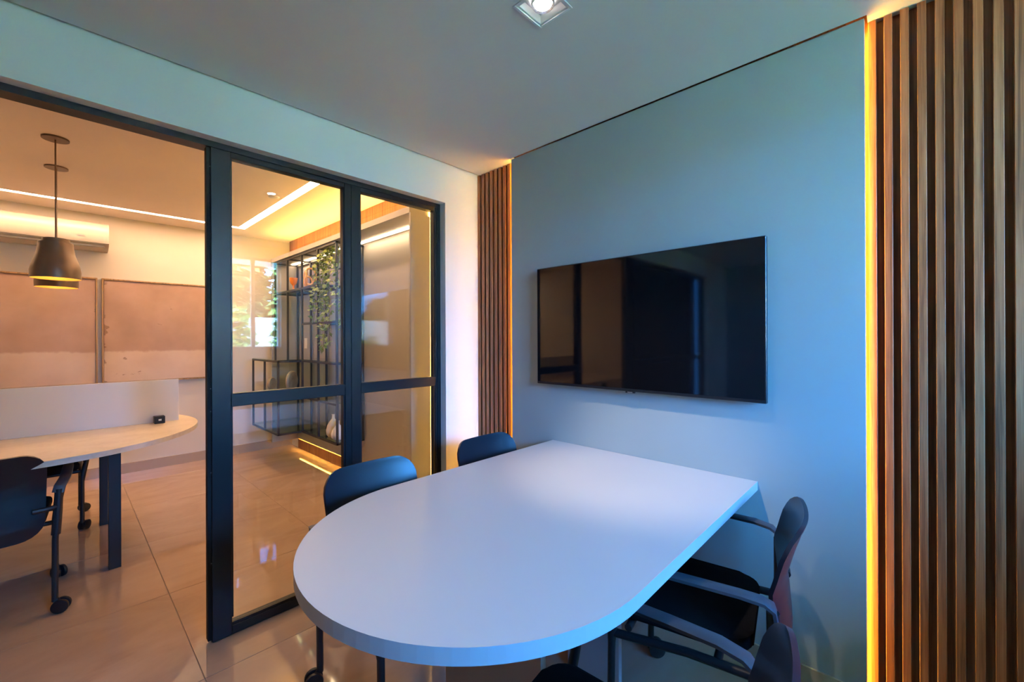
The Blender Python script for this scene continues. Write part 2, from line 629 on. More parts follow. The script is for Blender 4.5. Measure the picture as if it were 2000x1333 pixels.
# ---- glazed partition -------------------------------------------------
FD = 0.045        # frame depth
t1 = struct(BX('trim_1', (XOP, XJ, YF, YF + 0.075, ZH - 0.026, ZH), M['frame']))
BX('frame_jamb', (XJ - 0.026, XJ, YF, YF + 0.075, 0, ZH - 0.026), M['frame'], t1)
BX('frame_jamb', (XOP, XOP + 0.03, YF, YF + 0.075, 0, ZH - 0.026), M['frame'], t1)
ZT1, ZT0 = 1.0913, 1.0323       # transom


def leaf(name, x0, x1, sl, sr, yf, gm, pane_split=True, floor_z=0.004, top=ZH - 0.027):
    """one framed glass leaf between x0 and x1 with stiles sl and sr wide"""
    f = thing(name, ((x0 + x1) / 2, yf + FD / 2, 0), None, None, kind='structure')
    # stiles: a flat face with a narrow raised glazing bead
    for (a, b, g) in ((x0, x0 + sl, 1), (x1 - sr, x1, -1)):
        bm = NB()
        box(bm, a, b, yf, yf + FD, floor_z, top, bev=0.002, seg=1)
        st = obj('stile', bm, M['frame'], f)
        xb0, xb1 = (b, b + 0.007) if g > 0 else (a - 0.007, a)
        BX('glazing_bead', (xb0, xb1, yf + 0.007, yf + FD - 0.007, floor_z + 0.075, top - 0.02), M['frame'], st)
    ix0, ix1 = x0 + sl, x1 - sr
    for (z0, z1, nm) in ((top - 0.026, top, 'top_rail'), (floor_z, floor_z + 0.040, 'bottom_rail'), (ZT0, ZT1, 'transom')):
        bm = NB()
        box(bm, ix0, ix1, yf + 0.001, yf + FD - 0.001, z0, z1, bev=0.002, seg=1)
        rl = obj(nm, bm, M['frame'], f)
        if nm == 'transom':
            BX('bead_line', (ix0, ix1, yf - 0.0025, yf + 0.001, z1 - 0.020, z1 - 0.004), M['frame'], rl)
        elif nm == 'bottom_rail':
            BX('bead_line', (ix0, ix1, yf + 0.006, yf + FD - 0.006, z1, z1 + 0.012), M['frame'], rl)
    for (z0, z1) in ((floor_z + 0.052, ZT0), (ZT1, top - 0.026)):
        bm = NB()
        box(bm, ix0 + 0.001, ix1 - 0.001, yf + 0.019, yf + 0.025, z0 + 0.001, z1 - 0.001)
        obj('pane', bm, gm, f)
    return f


d1 = leaf('door_1', 0.451, 1.090, 0.074, 0.036, YF, M['glass'])
# edge channel of the sliding leaf, set back, with small fixings
BX('edge_channel', (0.436, 0.4505, YF + 0.010, YF + FD - 0.004, 0.012, ZH - 0.028), M['rubber'], d1)
for z in (0.35, 0.75, 1.02, 1.12, 1.62, 2.10):
    bm = NB()
    bmesh.ops.create_uvsphere(bm, u_segments=8, v_segments=6, radius=0.0025, matrix=Matrix.Translation((0.4497, YF + 0.0095, z)))
    obj('fixing', bm, M['badge'], d1)
leaf('window_1', 1.0905, XJ - 0.0265, 0.0545, 0.017, YF, M['glass'])
leaf('door_2', -2.28, -0.375, 0.09, 0.19, YF + 0.002, M['smoke'])
leaf('window_2', -2.719, -2.281, 0.03, 0.09, YF + 0.002, M['smoke'])

# ---- window behind the camera
win = thing('window_3', ((WX0 + WX1) / 2, YB - 0.08, WZ0), None, None, kind='structure')
wy0, wy1 = YB - 0.11, YB - 0.06
for b in ((WX0, WX1, wy0, wy1, WZ0, WZ0 + 0.03), (WX0, WX1, wy0, wy1, WZ1 - 0.03, WZ1),
          (WX0, WX0 + 0.03, wy0, wy1, WZ0 + 0.03, WZ1 - 0.03), (WX1 - 0.018, WX1, wy0, wy1, WZ0 + 0.03, WZ1 - 0.03)):
    BX('window_frame', b, M['wframe'], win)
mull = [0.95, 1.60]
for x in mull:
    BX('mullion', (x - 0.02, x + 0.02, wy0, wy1, WZ0 + 0.03, WZ1 - 0.03), M['wframe'], win)
ed = [WX0 + 0.03] + mull + [WX1 - 0.018]
for i in range(len(ed) - 1):
    a = ed[i] + (0.02 if i else 0)
    b = ed[i + 1] - (0.02 if i < len(ed) - 2 else 0)
    bm = NB()
    box(bm, a + 0.001, b - 0.001, (wy0 + wy1) / 2 - 0.003, (wy0 + wy1) / 2 + 0.003, WZ0 + 0.031, WZ1 - 0.031)
    obj('pane', bm, M['wglass'], win)
# sky portal for the window opening
pl = bpy.data.lights.new('window_portal', 'AREA')
pl.shape = 'RECTANGLE'
pl.size = WX1 - WX0
pl.size_y = WZ1 - WZ0
pl.cycles.is_portal = True
po = bpy.data.objects.new('window_portal', pl)
col.objects.link(po)
po.location = ((WX0 + WX1) / 2, YB - 0.16, (WZ0 + WZ1) / 2)
po.rotation_euler = (math.pi / 2, 0, 0)

# ================================================================== TV WALL
tp = tag(BX('wall_panel', (DX, DX + 0.026, 0.119, 1.823, 0.002, ZC - 0.004), M['grey'], bev=0.0015),
         'large grey painted wall panel behind the television, edges backlit in amber', 'wall panel')
for (y0, y1) in ((0.121, 0.127), (1.815, 1.821)):
    BX('led_strip', (DX + 0.0275, DX + 0.0335, y0, y1, 0.01, ZC - 0.012), M['led_amber'], tp)
BX('mounting_block', (DX + 0.026, XB, 0.30, 1.64, 0.05, ZC - 0.06), M['dark'], tp)


def slats(name, ys, wd, label):
    r = thing(name, (XB, sum(ys) / len(ys), 0), label, 'slat panel')
    me = None
    for y in ys:
        if me is None:
            bm = NB()
            box(bm, -0.0268, 0, -wd / 2, wd / 2, 0.001, ZC - 0.002, bev=0.0012, seg=1)
            o = child('slat', bm, M['slat'], r)
            me = o.data
        else:
            o = bpy.data.objects.new('slat', me)
            col.objects.link(o)
            o.parent = r
        o.location = (-0.0002, y - r.location.y, 0)
    return r


slats('slat_panel', [2.170 - k * 0.0409 for k in range(8)], 0.0255,
      'narrow strip of walnut slats between the white pier and the grey panel')
slats('slat_panel', [0.1005 - k * 0.0423 for k in range(32)], 0.0222,
      'wide stretch of walnut slats running from the grey panel to the window wall')

# television
tv = thing('television', (DX, 0.995, 1.075), 'large black flat screen television on the grey panel', 'television')
bm = NB()
box(bm, 1.8862, 1.9075, 0.414, 1.578, 1.0765, 1.7355, bev=0.002, seg=1)
obj('casing', bm, M['bezel'], tv)
BX('screen', (1.8852, 1.8862, 0.420, 1.572, 1.0905, 1.7305), M['screen'], tv)
bm = NB()
box(bm, 1.9078, 1.9250, 0.55, 1.44, 1.12, 1.62, bev=0.006, seg=2)
obj('back_housing', bm, M['bezel'], tv)
BX('wall_bracket', (1.9250, DX - 0.0003, 0.80, 1.19, 1.22, 1.55), M['steel'], tv)
bm = NB()
box(bm, 1.8868, 1.8935, 0.970, 1.020, 1.0690, 1.0764, bev=0.001, seg=1)
lg = obj('logo_tab', bm, M['bezel'], tv)
BX('logo', (1.8862, 1.8867, 0.982, 1.008, 1.0705, 1.0750), M['badge'], lg)

# ================================================================== MEETING TABLE
ZT = 0.753
TY, TR, TX = 0.980, 0.523, 0.898


def d_outline(cx, cy, r, xe, sgn, n=48):
    """rounded end centred at (cx,cy), straight sides running to x = xe"""
    pts = []
    for k in range(n + 1):
        a = math.pi / 2 + math.pi * k / n
        pts.append((cx + sgn * r * math.cos(a) * 1.0, cy + r * math.sin(a)))
    pts.append((xe, cy - r))
    pts.append((xe, cy + r))
    return pts if sgn > 0 else pts


mt = thing('meeting_table', (1.3, TY, 0), 'white meeting table with one rounded end, butted against the grey panel', 'table')
bm = NB()
prism(bm, d_outline(TX, TY, TR, DX - 0.001, 1), ZT - 0.036, ZT, bev=0.0015)
obj('tabletop', bm, M['laminate'], mt)
BX('leg_panel', (0.925, 0.947, 0.765, 1.20, 0.001, ZT - 0.0365), M['laminate'], mt, bev=0.0012)
BX('leg_panel', (1.405, 1.427, 0.79, 1.02, 0.001, ZT - 0.0365), M['laminate'], mt, bev=0.0012)
BX('modesty_panel', (0.9475, 1.4045, 1.065, 1.083, 0.30, ZT - 0.0365), M['laminate'], mt, bev=0.0012)


# ================================================================== CHAIRS
def make_chair():
    r = thing('caster_chair', (0, 0, 0), 'dark caster chair', 'chair')
    # backrest shell
    bm = NB()
    nu, nv = 18, 18
    Z0, Z1, HW, RC = 0.385, 0.802, 0.212, 0.085
    ZK = [(0.385, -0.014), (0.46, -0.030), (0.54, -0.024), (0.62, -0.016), (0.70, -0.037), (0.76, -0.055), (0.802, -0.071)]

    def prof_y(z):
        for (za, ya), (zb, yb) in zip(ZK, ZK[1:]):
            if z <= zb + 1e-6:
                q = (z - za) / (zb - za)
                return ya + (yb - ya) * q * q * (3 - 2 * q) * 0.5 + (yb - ya) * q * 0.5
        return ZK[-1][1]
    rows = []
    for j in range(nv + 1):
        v = j / nv
        v = 0.5 - 0.5 * math.cos(math.pi * v)
        z = Z0 + (Z1 - Z0) * v
        dd = min(z - Z0, Z1 - z)
        hw = HW
        if dd < RC:
            hw = HW - RC + math.sqrt(max(RC * RC - (RC - dd) ** 2, 0))
        hw -= 0.012 * (1 - v)
        hw = max(hw, HW - RC - 0.012)
        yc = prof_y(z)
        row = []
        for i in range(nu + 1):
            u = -1 + 2 * i / nu
            x = hw * u
            y = yc + 0.034 * (abs(x) / HW) ** 2.2
            row.append(bm.verts.new((x, y, z)))
        rows.append(row)
    for a, b in zip(rows, rows[1:]):
        for i in range(nu):
            bm.faces.new((a[i], a[i + 1], b[i + 1], b[i]))
    bmesh.ops.recalc_face_normals(bm, faces=bm.faces)
    bmesh.ops.solidify(bm, geom=bm.faces[:], thickness=0.011)
    child('backrest', bm, M['shell'], r, True)
    # seat
    bm = NB()
    pts = []
    sw, sy0, sy1, rc = 0.225, 0.055, 0.485, 0.07
    for (cx, cy, a0) in ((sw - rc, sy1 - rc, 0), (-sw + rc, sy1 - rc, 90), (-sw + rc + 0.02, sy0 + rc, 180), (sw - rc - 0.02, sy0 + rc, 270)):
        for k in range(7):
            a = math.radians(a0 + 15 * k)
            pts.append((cx + rc * math.cos(a), cy + rc * math.sin(a)))
    prism(bm, pts, 0.425, 0.468, bev=0.013)
    child('seat', bm, M['seatfab'], r, True)
    bm = NB()
    tube(bm, [(-0.235, 0.14, 0.405), (0.235, 0.14, 0.405)], 0.012)
    child('cross_bar', bm, M['chairblk'], r, True)
    bm = NB()
    tube(bm, [(-0.235, 0.40, 0.405), (0.235, 0.40, 0.405)], 0.012)
    child('cross_bar', bm, M['chairblk'], r, True)
    for s in (-1, 1):
        # rear leg with thick upper sleeve
        bm = NB()
        tube(bm, [(s * 0.236, 0, 0.058), (s * 0.238, 0, 0.36), (s * 0.240, 0, 0.40)], 0.0125)
        tube(bm, [(s * 0.240, 0.0, 0.385), (s * 0.247, 0.0, 0.50), (s * 0.252, 0.002, 0.605)], [0.018, 0.0175, 0.016])
        lr = child('leg', bm, M['chairblk'], r, True)
        # front leg kinked outward towards the armrest
        bm = NB()
        tube(bm, [(s * 0.236, 0.46, 0.058), (s * 0.236, 0.455, 0.34), (s * 0.240, 0.452, 0.385), (s * 0.262, 0.437, 0.50), (s * 0.285, 0.42, 0.628)],
             [0.0125, 0.0125, 0.016, 0.0135, 0.0135])
        lf = child('leg', bm, M['chairblk'], r, True)
        for (lg_, yy, ang) in ((lr, 0.0, s * 1.25), (lf, 0.46, 0.55 * s)):
            bm = NB()
            tr_ = -0.022
            for q in (-1, 1):
                rr = bmesh.ops.create_cone(bm, cap_ends=True, segments=22, radius1=0.033, radius2=0.033, depth=0.015)
                bmesh.ops.transform(bm, verts=rr['verts'], matrix=Matrix.Translation((q * 0.015, tr_, 0.0332)) @ Matrix.Rotation(math.pi / 2, 4, 'Y'))
                es = [e for e in {e for v in rr['verts'] for e in v.link_edges} if len(e.link_faces) == 2 and any(len(f.verts) > 4 for f in e.link_faces)]
                bmesh.ops.bevel(bm, geom=es, offset=0.004, segments=2, profile=0.6, affect='EDGES')
            tube(bm, [(0, 0, 0.072), (0, tr_ * 0.5, 0.054), (0, tr_, 0.034)], [0.012, 0.011, 0.008], 8)
            tube(bm, [(-0.014, tr_, 0.0332), (0.014, tr_, 0.0332)], 0.007, 8)
            co_ = child('caster', bm, M['chairblk'], lg_, True)
            co_.location = (s * 0.236, yy, 0)
            co_.rotation_euler = (0, 0, ang)
        # armrest
        bm = NB()
        strap(bm, [(s * 0.287, 0.455, 0.634), (s * 0.286, 0.36, 0.640), (s * 0.280, 0.20, 0.641), (s * 0.273, 0.08, 0.640),
                   (s * 0.264, 0.025, 0.633), (s * 0.254, 0.002, 0.617), (s * 0.247, -0.004, 0.588)], 0.042, 0.014, (1, 0, 0))
        child('armrest', bm, M['armgrey'], r, True)
        # side rail under the seat
        bm = NB()
        tube(bm, [(s * 0.238, 0.0, 0.405), (s * 0.236, 0.22, 0.400), (s * 0.238, 0.452, 0.375)], 0.013)
        child('seat_rail', bm, M['chairblk'], r, True)
        # bracket from sleeve to the shell
        bm = NB()
        tube(bm, [(s * 0.245, -0.004, 0.52), (s * 0.205, -0.022, 0.52), (s * 0.165, -0.024, 0.52)], 0.012, 8)
        child('back_bracket', bm, M['chairblk'], r, True)
    return r


chair0 = make_chair()
G1 = 'caster chairs at the meeting table'
G2 = 'caster chairs at the office desk'
spots = [
    (1.545, 0.312, 0.17, 'dark caster chair near the grey panel, on the slat side of the meeting table', G1),
    (0.770, 0.208, 0.13, 'dark caster chair on the slat side, at the table\'s rounded end', G1),
    (0.915, 1.662, math.pi, 'dark caster chair between the glass leaf and the table\'s rounded end', G1),
    (1.585, 1.655, math.pi, 'dark caster chair in front of the white pier and the narrow slats', G1),
    (-0.262, 3.060, 0.0, 'dark caster chair with its back to the doorway, at the office desk', G2),
    (-0.140, 4.700, math.pi, 'dark caster chair on the far side of the office desk, behind the divider', G2),
]
for i, (x, y, a, lab, g) in enumerate(spots):
    c = chair0 if i == 0 else copy_tree(chair0)
    c.location = (x, y, 0)
    c.rotation_euler = (0, 0, a)
    tag(c, lab, 'chair', g)

# ================================================================== DOWNLIGHTS (meeting room)
def downlight(cx, cy, label, group, tilt, energy, cone):
    r = thing('downlight', (cx, cy, ZC - 0.004), label, 'ceiling light', group)
    z = ZC
    bm = NB()
    h, t = 0.072, 0.010
    for b in ((-h, h, -h, -h + t), (-h, h, h - t, h), (-h, -h + t, -h + t, h - t), (h - t, h, -h + t, h - t)):
        box(bm, cx + b[0], cx + b[1], cy + b[2], cy + b[3], z - 0.004, z - 0.0002, bev=0.001, seg=1)
    obj('bezel', bm, M['fixture'], r)
    bm = NB()
    h2 = 0.060
    for b in ((-h2, h2, -h2, -h2 + 0.004), (-h2, h2, h2 - 0.004, h2), (-h2, -h2 + 0.004, -h2 + 0.004, h2 - 0.004), (h2 - 0.004, h2, -h2 + 0.004, h2 - 0.004)):
        box(bm, cx + b[0], cx + b[1], cy + b[2], cy + b[3], z + 0.0, z + 0.030)
    box(bm, cx - h2, cx + h2, cy - h2, cy + h2, z + 0.030, z + 0.034)
    obj('recess', bm, M['fixture'], r)
    bm = NB()
    lathe(bm, [(0.030, 0.0), (0.036, -0.004), (0.040, 0.004), (0.040, 0.020)], 28, (cx, cy, z + 0.006))
    obj('gimbal_ring', bm, M['chrome'], r, True)
    bm = NB()
    lathe(bm, [(0.0, 0.0), (0.027, 0.001), (0.029, 0.006), (0.0, 0.0065)], 24, (cx, cy, z + 0.004))
    obj('lens', bm, M['lampwhite'], r, True)
    ld = bpy.data.lights.new('downlight_lamp', 'SPOT')
    ld.energy = energy
    ld.color = (1.0, 0.80, 0.60)
    ld.spot_size = math.radians(cone)
    ld.spot_blend = 0.9
    ld.shadow_soft_size = 0.03
    lo = bpy.data.objects.new('downlight_lamp', ld)
    col.objects.link(lo)
    lo.location = (cx, cy, z - 0.012)
    lo.rotation_euler = Vector(tilt).to_track_quat('-Z', 'Y').to_euler()
    return r


# ceiling lights: one in view, one inferred, two unseen ones added for warm fill
downlight(DLX[0], DLY, 'square recessed downlight in the ceiling above the meeting table', None, (0.35, -0.02, -1.0), 46.0, 44)
downlight(DLX[1], DLY, 'square recessed downlight in the ceiling above the table\'s rounded end', None, (0.10, 0.0, -1.0), 17.0, 110)
downlight(DLX[2], DLY, 'added unseen square downlight before the doorway, for warm fill', None, (0.0, 0.0, -1.0), 8.0, 90)
downlight(DLX[3], DLY, 'added unseen square downlight before the smoked glass, for warm fill', None, (0.0, 0.0, -1.0), 8.0, 90)

# ================================================================== OFFICE
# recessed linear lights
bm = NB()
box(bm, XOW + 0.3, LX1 - 0.001, LY0 + 0.001, LY1 - 0.001, ZO + 0.004, ZO + 0.0095)
ll = obj('linear_light', bm, M['led_warm'])
tag(ll, 'long recessed strip light in the office ceiling along the painting wall', 'strip light')
bm = NB()
box(bm, LX0 + 0.001, LX1 - 0.001, 2.601, LY0 - 0.0005, ZO + 0.004, ZO + 0.0095)
ll = obj('linear_light', bm, M['led_warm'])
tag(ll, 'wide recessed strip light in the office ceiling parallel to the shelf unit', 'strip light')

# little round ceiling fitting
bm = NB()
lathe(bm, [(0.0, -0.012), (0.030, -0.012), (0.040, -0.008), (0.042, 0.0)], 24, (1.241, 3.943, ZO - 0.0004))
o = tag(obj('ceiling_sensor', bm, M['fixture'], None, True), 'small round white sensor on the office ceiling', 'sensor')

# pendants
def pendant(x, y, zb, lab):
    r = thing('pendant_lamp', (x, y, zb), lab, 'pendant lamp', 'pendant lamps over the office desk')
    bm = NB()
    lathe(bm, [(0.0, 0.0), (0.060, 0.0), (0.060, -0.010), (0.0, -0.010)], 32, (x, y, ZO - 0.0003))
    obj('ceiling_rose', bm, M['bronze'], r, True)
    bm = NB()
    tube(bm, [(x, y, ZO - 0.010), (x, y, zb + 0.240)], 0.004, 8)
    obj('rod', bm, M['bronze'], r, True)
    prof = [(0.108, 0.0), (0.109, 0.045), (0.104, 0.075), (0.094, 0.110), (0.083, 0.145), (0.077, 0.185), (0.075, 0.214), (0.072, 0.217), (0.061, 0.217), (0.060, 0.236), (0.056, 0.240), (0.0, 0.241)]
    bm = NB()
    lathe(bm, prof, 40, (x, y, zb))
    sh = obj('shade', bm, M['bronze'], r, True)
    inner = [(0.1075, 0.0002), (0.1055, 0.002), (0.1055, 0.045), (0.100, 0.075), (0.090, 0.110), (0.079, 0.145), (0.073, 0.185), (0.070, 0.210), (0.0, 0.211)]
    bm = NB()
    lathe(bm, inner, 40, (x, y, zb))
    obj('shade_lining', bm, M['brass'], sh, True)
    bm = NB()
    lathe(bm, [(0.0, 0.075), (0.018, 0.080), (0.030, 0.098), (0.030, 0.112), (0.020, 0.135), (0.012, 0.160), (0.0, 0.165)], 20, (x, y, zb))
    obj('bulb', bm, M['lampwarm'], r, True)
    bm = NB()
    tube(bm, [(x, y, zb + 0.160), (x, y, zb + 0.211)], 0.014, 10)
    obj('socket', bm, M['bronze'], r, True)


pendant(-0.022, 3.740, 1.705, 'bronze bell pendant lamp hanging over the near side of the office desk')
pendant(-0.022, 4.366, 1.705, 'bronze bell pendant lamp hanging over the far side of the office desk')

# air conditioner
ac = thing('air_conditioner', (-0.14, YW, 2.18), 'white wall-mounted air conditioner above the paintings', 'air conditioner')
prof = [(0.0, 2.437), (-0.135, 2.437), (-0.170, 2.425), (-0.190, 2.395), (-0.200, 2.32), (-0.195, 2.245), (-0.180, 2.222), (-0.09, 2.190), (0.0, 2.185)]
bm = NB()
x0, x1 = -0.60, 0.311
va = [bm.verts.new((x0, YW - 0.0005 + a, z)) for a, z in prof]
vb = [bm.verts.new((x1, YW - 0.0005 + a, z)) for a, z in prof]
bm.faces.new(va)
bm.faces.new(vb[::-1])
for k in range(len(prof)):
    k2 = (k + 1) % len(prof)
    bm.faces.new((va[k], va[k2], vb[k2], vb[k]))
obj('body', bm, M['ac'], ac, True)
bm = NB()
strap(bm, [(x0 + 0.04, YW - 0.137, 2.196), (x1 - 0.045, YW - 0.137, 2.196)], 0.085, 0.008, (0, 1, -0.35))
obj('louvre', bm, M['ac'], ac)
BX('air_slot', (x0 + 0.02, x1 - 0.03, YW - 0.194, YW - 0.182, 2.205, 2.2225), M['acdark'], ac)
BX('logo', (0.10, 0.15, YW - 0.2012, YW - 0.1990, 2.290, 2.298), M['badge'], ac)
BX('seam', (x0, x1, YW - 0.2003, YW - 0.190, 2.2405, 2.2425), M['acdark'], ac)

# paintings
def painting(x0, x1, split, seed, lab):
    z0, z1 = 0.908, 1.932
    r = thing('painting', ((x0 + x1) / 2, YW, z0), lab, 'painting', 'pair of framed canvases on the office wall')
    fw = 0.012
    for b in ((x0, x1, z1 - fw, z1), (x0, x1, z0, z0 + fw), (x0, x0 + fw, z0 + fw, z1 - fw), (x1 - fw, x1, z0 + fw, z1 - fw)):
        BX('frame_bar', (b[0], b[1], YW - 0.040, YW - 0.0006, b[2], b[3]), M['pframe'], r)
    BX('canvas', (x0 + fw + 0.003, x1 - fw - 0.003, YW - 0.030, YW - 0.004, z0 + fw + 0.003, z1 - fw - 0.003), art_material('canvas_%d' % int(seed * 10), split, seed), r)


painting(-0.785, 0.238, 0.30, 1.3, 'dusty pink and cream canvas in a thin oak frame, nearer the air conditioner')
painting(0.267, 1.290, 0.30, 4.7, 'dusty pink canvas with dark frayed sides in a thin oak frame, toward the shelf unit')

# desk
ZD = 0.755
dk = thing('office_desk', (-0.9, 3.845, 0), 'long pale office desk with rounded end and black legs', 'desk')
DCX, DCY, DR, DXE = -0.150, 3.845, 0.825, -2.1
pts = []
for k in range(49):
    a = -math.pi / 2 + math.pi * k / 48
    pts.append((DCX + DR * math.cos(a), DCY + DR * math.sin(a)))
pts += [(DXE, DCY + DR), (DXE, DCY - DR)]
bm = NB()
prism(bm, pts, ZD - 0.028, ZD, bev=0.0015)
obj('desktop', bm, M['desktop'], dk)
for (x, y) in ((0.211, 3.418), (0.211, 4.272), (-1.9, 3.418), (-1.9, 4.272)):
    BX('leg', (x - 0.027, x + 0.027, y - 0.027, y + 0.027, 0.0005, ZD - 0.0285), M['steel'], dk, bev=0.002)
for y in (3.418, 4.272):
    BX('beam', (-1.872, 0.183, y - 0.02, y + 0.02, ZD - 0.075, ZD - 0.0285), M['steel'], dk)
BX('cable_tray', (-1.7, 0.12, 3.76, 3.93, ZD - 0.135, ZD - 0.0285), M['steel'], dk)
for x in (0.211, -1.9):
    BX('end_bar', (x - 0.022, x + 0.022, 3.446, 4.244, ZD - 0.075, ZD - 0.0285), M['steel'], dk)
tag(BX('desk_divider', (-2.0, 0.580, 3.862, 3.882, ZD + 0.0004, 1.052), M['screenwhite'], bev=0.0015),
    'low white divider screen standing along the middle of the office desk', 'divider')
so = thing('socket_box', (0.465, 3.80, ZD), 'small black socket box on the office desk at the divider', 'socket')
bm = NB()
box(bm, 0.436, 0.494, 3.79, 3.845, ZD + 0.0004, ZD + 0.050, bev=0.002, seg=1)
obj('housing', bm, M['steel'], so)
BX('outlet', (0.458, 0.474, 3.7885, 3.790, ZD + 0.020, ZD + 0.032), M['plate'], so)

# ---- shelf unit -------------------------------------------------------
PX = 1.980        # face of the back panel
XFn = 1.712       # front plane of the steel frame
XBk = 1.960       # back plane of the steel frame
SY = [5.407, 5.012, 4.604, 4.203, 3.795]
un = thing('shelf_unit', (1.85, 4.05, 0.12), 'tall grey niche unit with backlit floating back on the office side wall', 'wall unit')
BX('back_panel', (PX, PX + 0.004, 2.60, 5.49, 0.125, 2.50), M['boxgrey'], un)
BX('top_panel', (1.692, PX - 0.0005, 2.59, 5.49, 2.232, 2.278), M['boxgrey'], un)
BX('side_panel', (1.692, PX - 0.0005, 5.462, 5.49, 0.125, 2.2315), M['boxgrey'], un)
BX('side_panel', (1.692, 1.858, 2.575, 2.592, 0.125, 2.2315), M['boxgrey'], un)
BX('wood_fascia', (1.955, PX - 0.0005, 2.60, 5.65, 2.40, ZO - 0.001), M['slat'], un)
BX('wood_return', (1.876, XB - 0.0005, 2.585, 2.5985, 0.01, 2.50), M['slat'], un)
BX('led_strip', (1.859, 1.874, 2.583, 2.588, 0.05, 2.45), M['led_floor'], un)
BX('led_strip', (1.90, 1.93, 2.62, 5.44, 2.224, 2.2315), M['led_shelf'], un)
BX('led_strip', (1.80, 1.84, 2.62, 5.46, 2.2785, 2.284), M['led_floor'], un)
BX('led_strip', (PX + 0.006, XB - 0.002, 2.65, 5.46, 0.134, 0.142), M['led_under'], un)

BX('plinth', (XB - 0.010, XB - 0.0005, 2.61, 5.49, 0.001, 0.112), M['slatback'], un)
sf = thing('steel_shelf', (XFn, 4.6, 0.38), 'black steel frame shelving with glass shelves inside the grey niche', 'shelf')
TH_ = 0.009


def bar(p, q, nm='bar'):
    bm = NB()
    x0, x1 = sorted((p[0], q[0]))
    y0, y1 = sorted((p[1], q[1]))
    z0, z1 = sorted((p[2], q[2]))
    box(bm, x0 - TH_, x1 + TH_, y0 - TH_, y1 + TH_, z0 - TH_, z1 + TH_)
    return obj(nm, bm, M['steel'], sf)


ZB_, ZM_, ZTp, ZS1, ZS2, ZTT = 0.378, 0.735, 1.108, 1.860, 1.490, 2.215
XC = 1.481
for y in SY:
    bar((XBk, y, ZB_), (XBk, y, ZTT), 'post')
    bar((XFn, y, ZB_ if y < 4.7 else ZTp), (XFn, y, ZTT), 'post')
    for z in ((ZB_, ZM_, ZTp) if y > 3.9 else (ZB_, ZTp)) + ((ZS1,) if y > 3.9 else ()) + (ZTT,):
        bar((XFn + 2 * TH_, y, z), (XBk - 2 * TH_, y, z), 'cross_rail')
for z in (ZB_, ZTp, ZTT):
    bar((XFn, SY[-1], z), (XFn, SY[2] if z == ZB_ else SY[0], z), 'long_rail')
    bar((XBk, SY[-1], z), (XBk, SY[0], z), 'long_rail')
bar((XFn, SY[-1], ZS2), (XFn, SY[2], ZS2), 'long_rail')
bar((XBk, SY[-1], ZS2), (XBk, SY[2], ZS2), 'long_rail')
bar((XFn, SY[3], ZS1), (XFn, SY[0], ZS1), 'long_rail')
bar((XBk, SY[3], ZS1), (XBk, SY[0], ZS1), 'long_rail')
bar((XFn, SY[-1], ZM_), (XFn, SY[2], ZM_), 'long_rail')
# cantilevered lower cube
for y in SY[:3]:
    bar((XC, y, ZB_), (XC, y, ZTp), 'post')
for z in (ZB_, ZM_, ZTp):
    bar((XC, SY[2], z), (XC, SY[0], z), 'long_rail')
    for y in (SY[2], SY[0]):
        bar((XC + 2 * TH_, y, z), (XFn - 2 * TH_, y, z), 'cross_rail')
bar((XC + 2 * TH_, SY[1], ZB_), (XFn, SY[1], ZB_), 'cross_rail')


def pane(x0, x1, y0, y1, z):
    BX('glass_shelf', (x0, x1, y0, y1, z + TH_ + 0.0003, z + TH_ + 0.0083), M['shelfglass'], sf)


pane(XC - 0.005, XBk, SY[2], SY[0], ZB_)
pane(XFn, XBk, SY[-1], SY[2] - 0.012, ZB_)
pane(XC - 0.005, XBk, SY[2], SY[0], ZM_)
pane(XC - 0.005, XBk, SY[2], SY[0], ZTp)
pane(XFn, XBk, SY[-1], SY[2] - 0.012, ZTp)
pane(XFn, XBk, SY[-1], SY[2] - 0.012, ZM_)
pane(XFn, XBk, SY[3], SY[0], ZS1)
pane(XFn, XBk, SY[-1], SY[2], ZS2)
SG = TH_ + 0.0087


# ornaments on the shelves
def lobj(name, prof, c, m, label, cat, group=None, n=32):
    bm = NB()
    lathe(bm, prof, n, c)
    return tag(obj(name, bm, m, None, True), label, cat, group)


lobj('goblet', [(0.0, 0.0), (0.032, 0.0), (0.030, 0.006), (0.012, 0.030), (0.008, 0.060), (0.012, 0.075), (0.034, 0.100), (0.042, 0.135), (0.043, 0.160), (0.040, 0.160), (0.034, 0.120), (0.010, 0.085), (0.0, 0.082)],
     (1.83, 5.17, ZS1 + SG), M['amber'], 'orange glass goblet on the top glass shelf', 'goblet')
# looped honey glass sculpture: two rings and a base
gs = thing('glass_sculpture', (1.83, 4.75, ZS1 + SG), 'honey glass sculpture of looping rings on the top glass shelf', 'sculpture')
bm = NB()
lathe(bm, [(0.0, 0.0), (0.060, 0.0), (0.062, 0.010), (0.030, 0.022), (0.0, 0.024)], 24, (1.83, 4.75, ZS1 + SG))
obj('base', bm, M['amber2'], gs, True)
for (cy_, cz_, rr, an) in ((4.79, 0.125, 0.085, 0.4), (4.70, 0.140, 0.075, -0.5), (4.75, 0.085, 0.050, 1.3)):
    bm = NB()
    ps = [(1.83 + rr * math.cos(t) * math.sin(an), cy_ + rr * math.cos(t) * math.cos(an), ZS1 + SG + cz_ - 0.01 + rr * 1.15 * math.sin(t)) for t in [k * 2 * math.pi / 28 for k in range(29)]]
    tube(bm, ps, 0.010, 8, cap=False)
    obj('ring', bm, M['amber2'], gs, True)


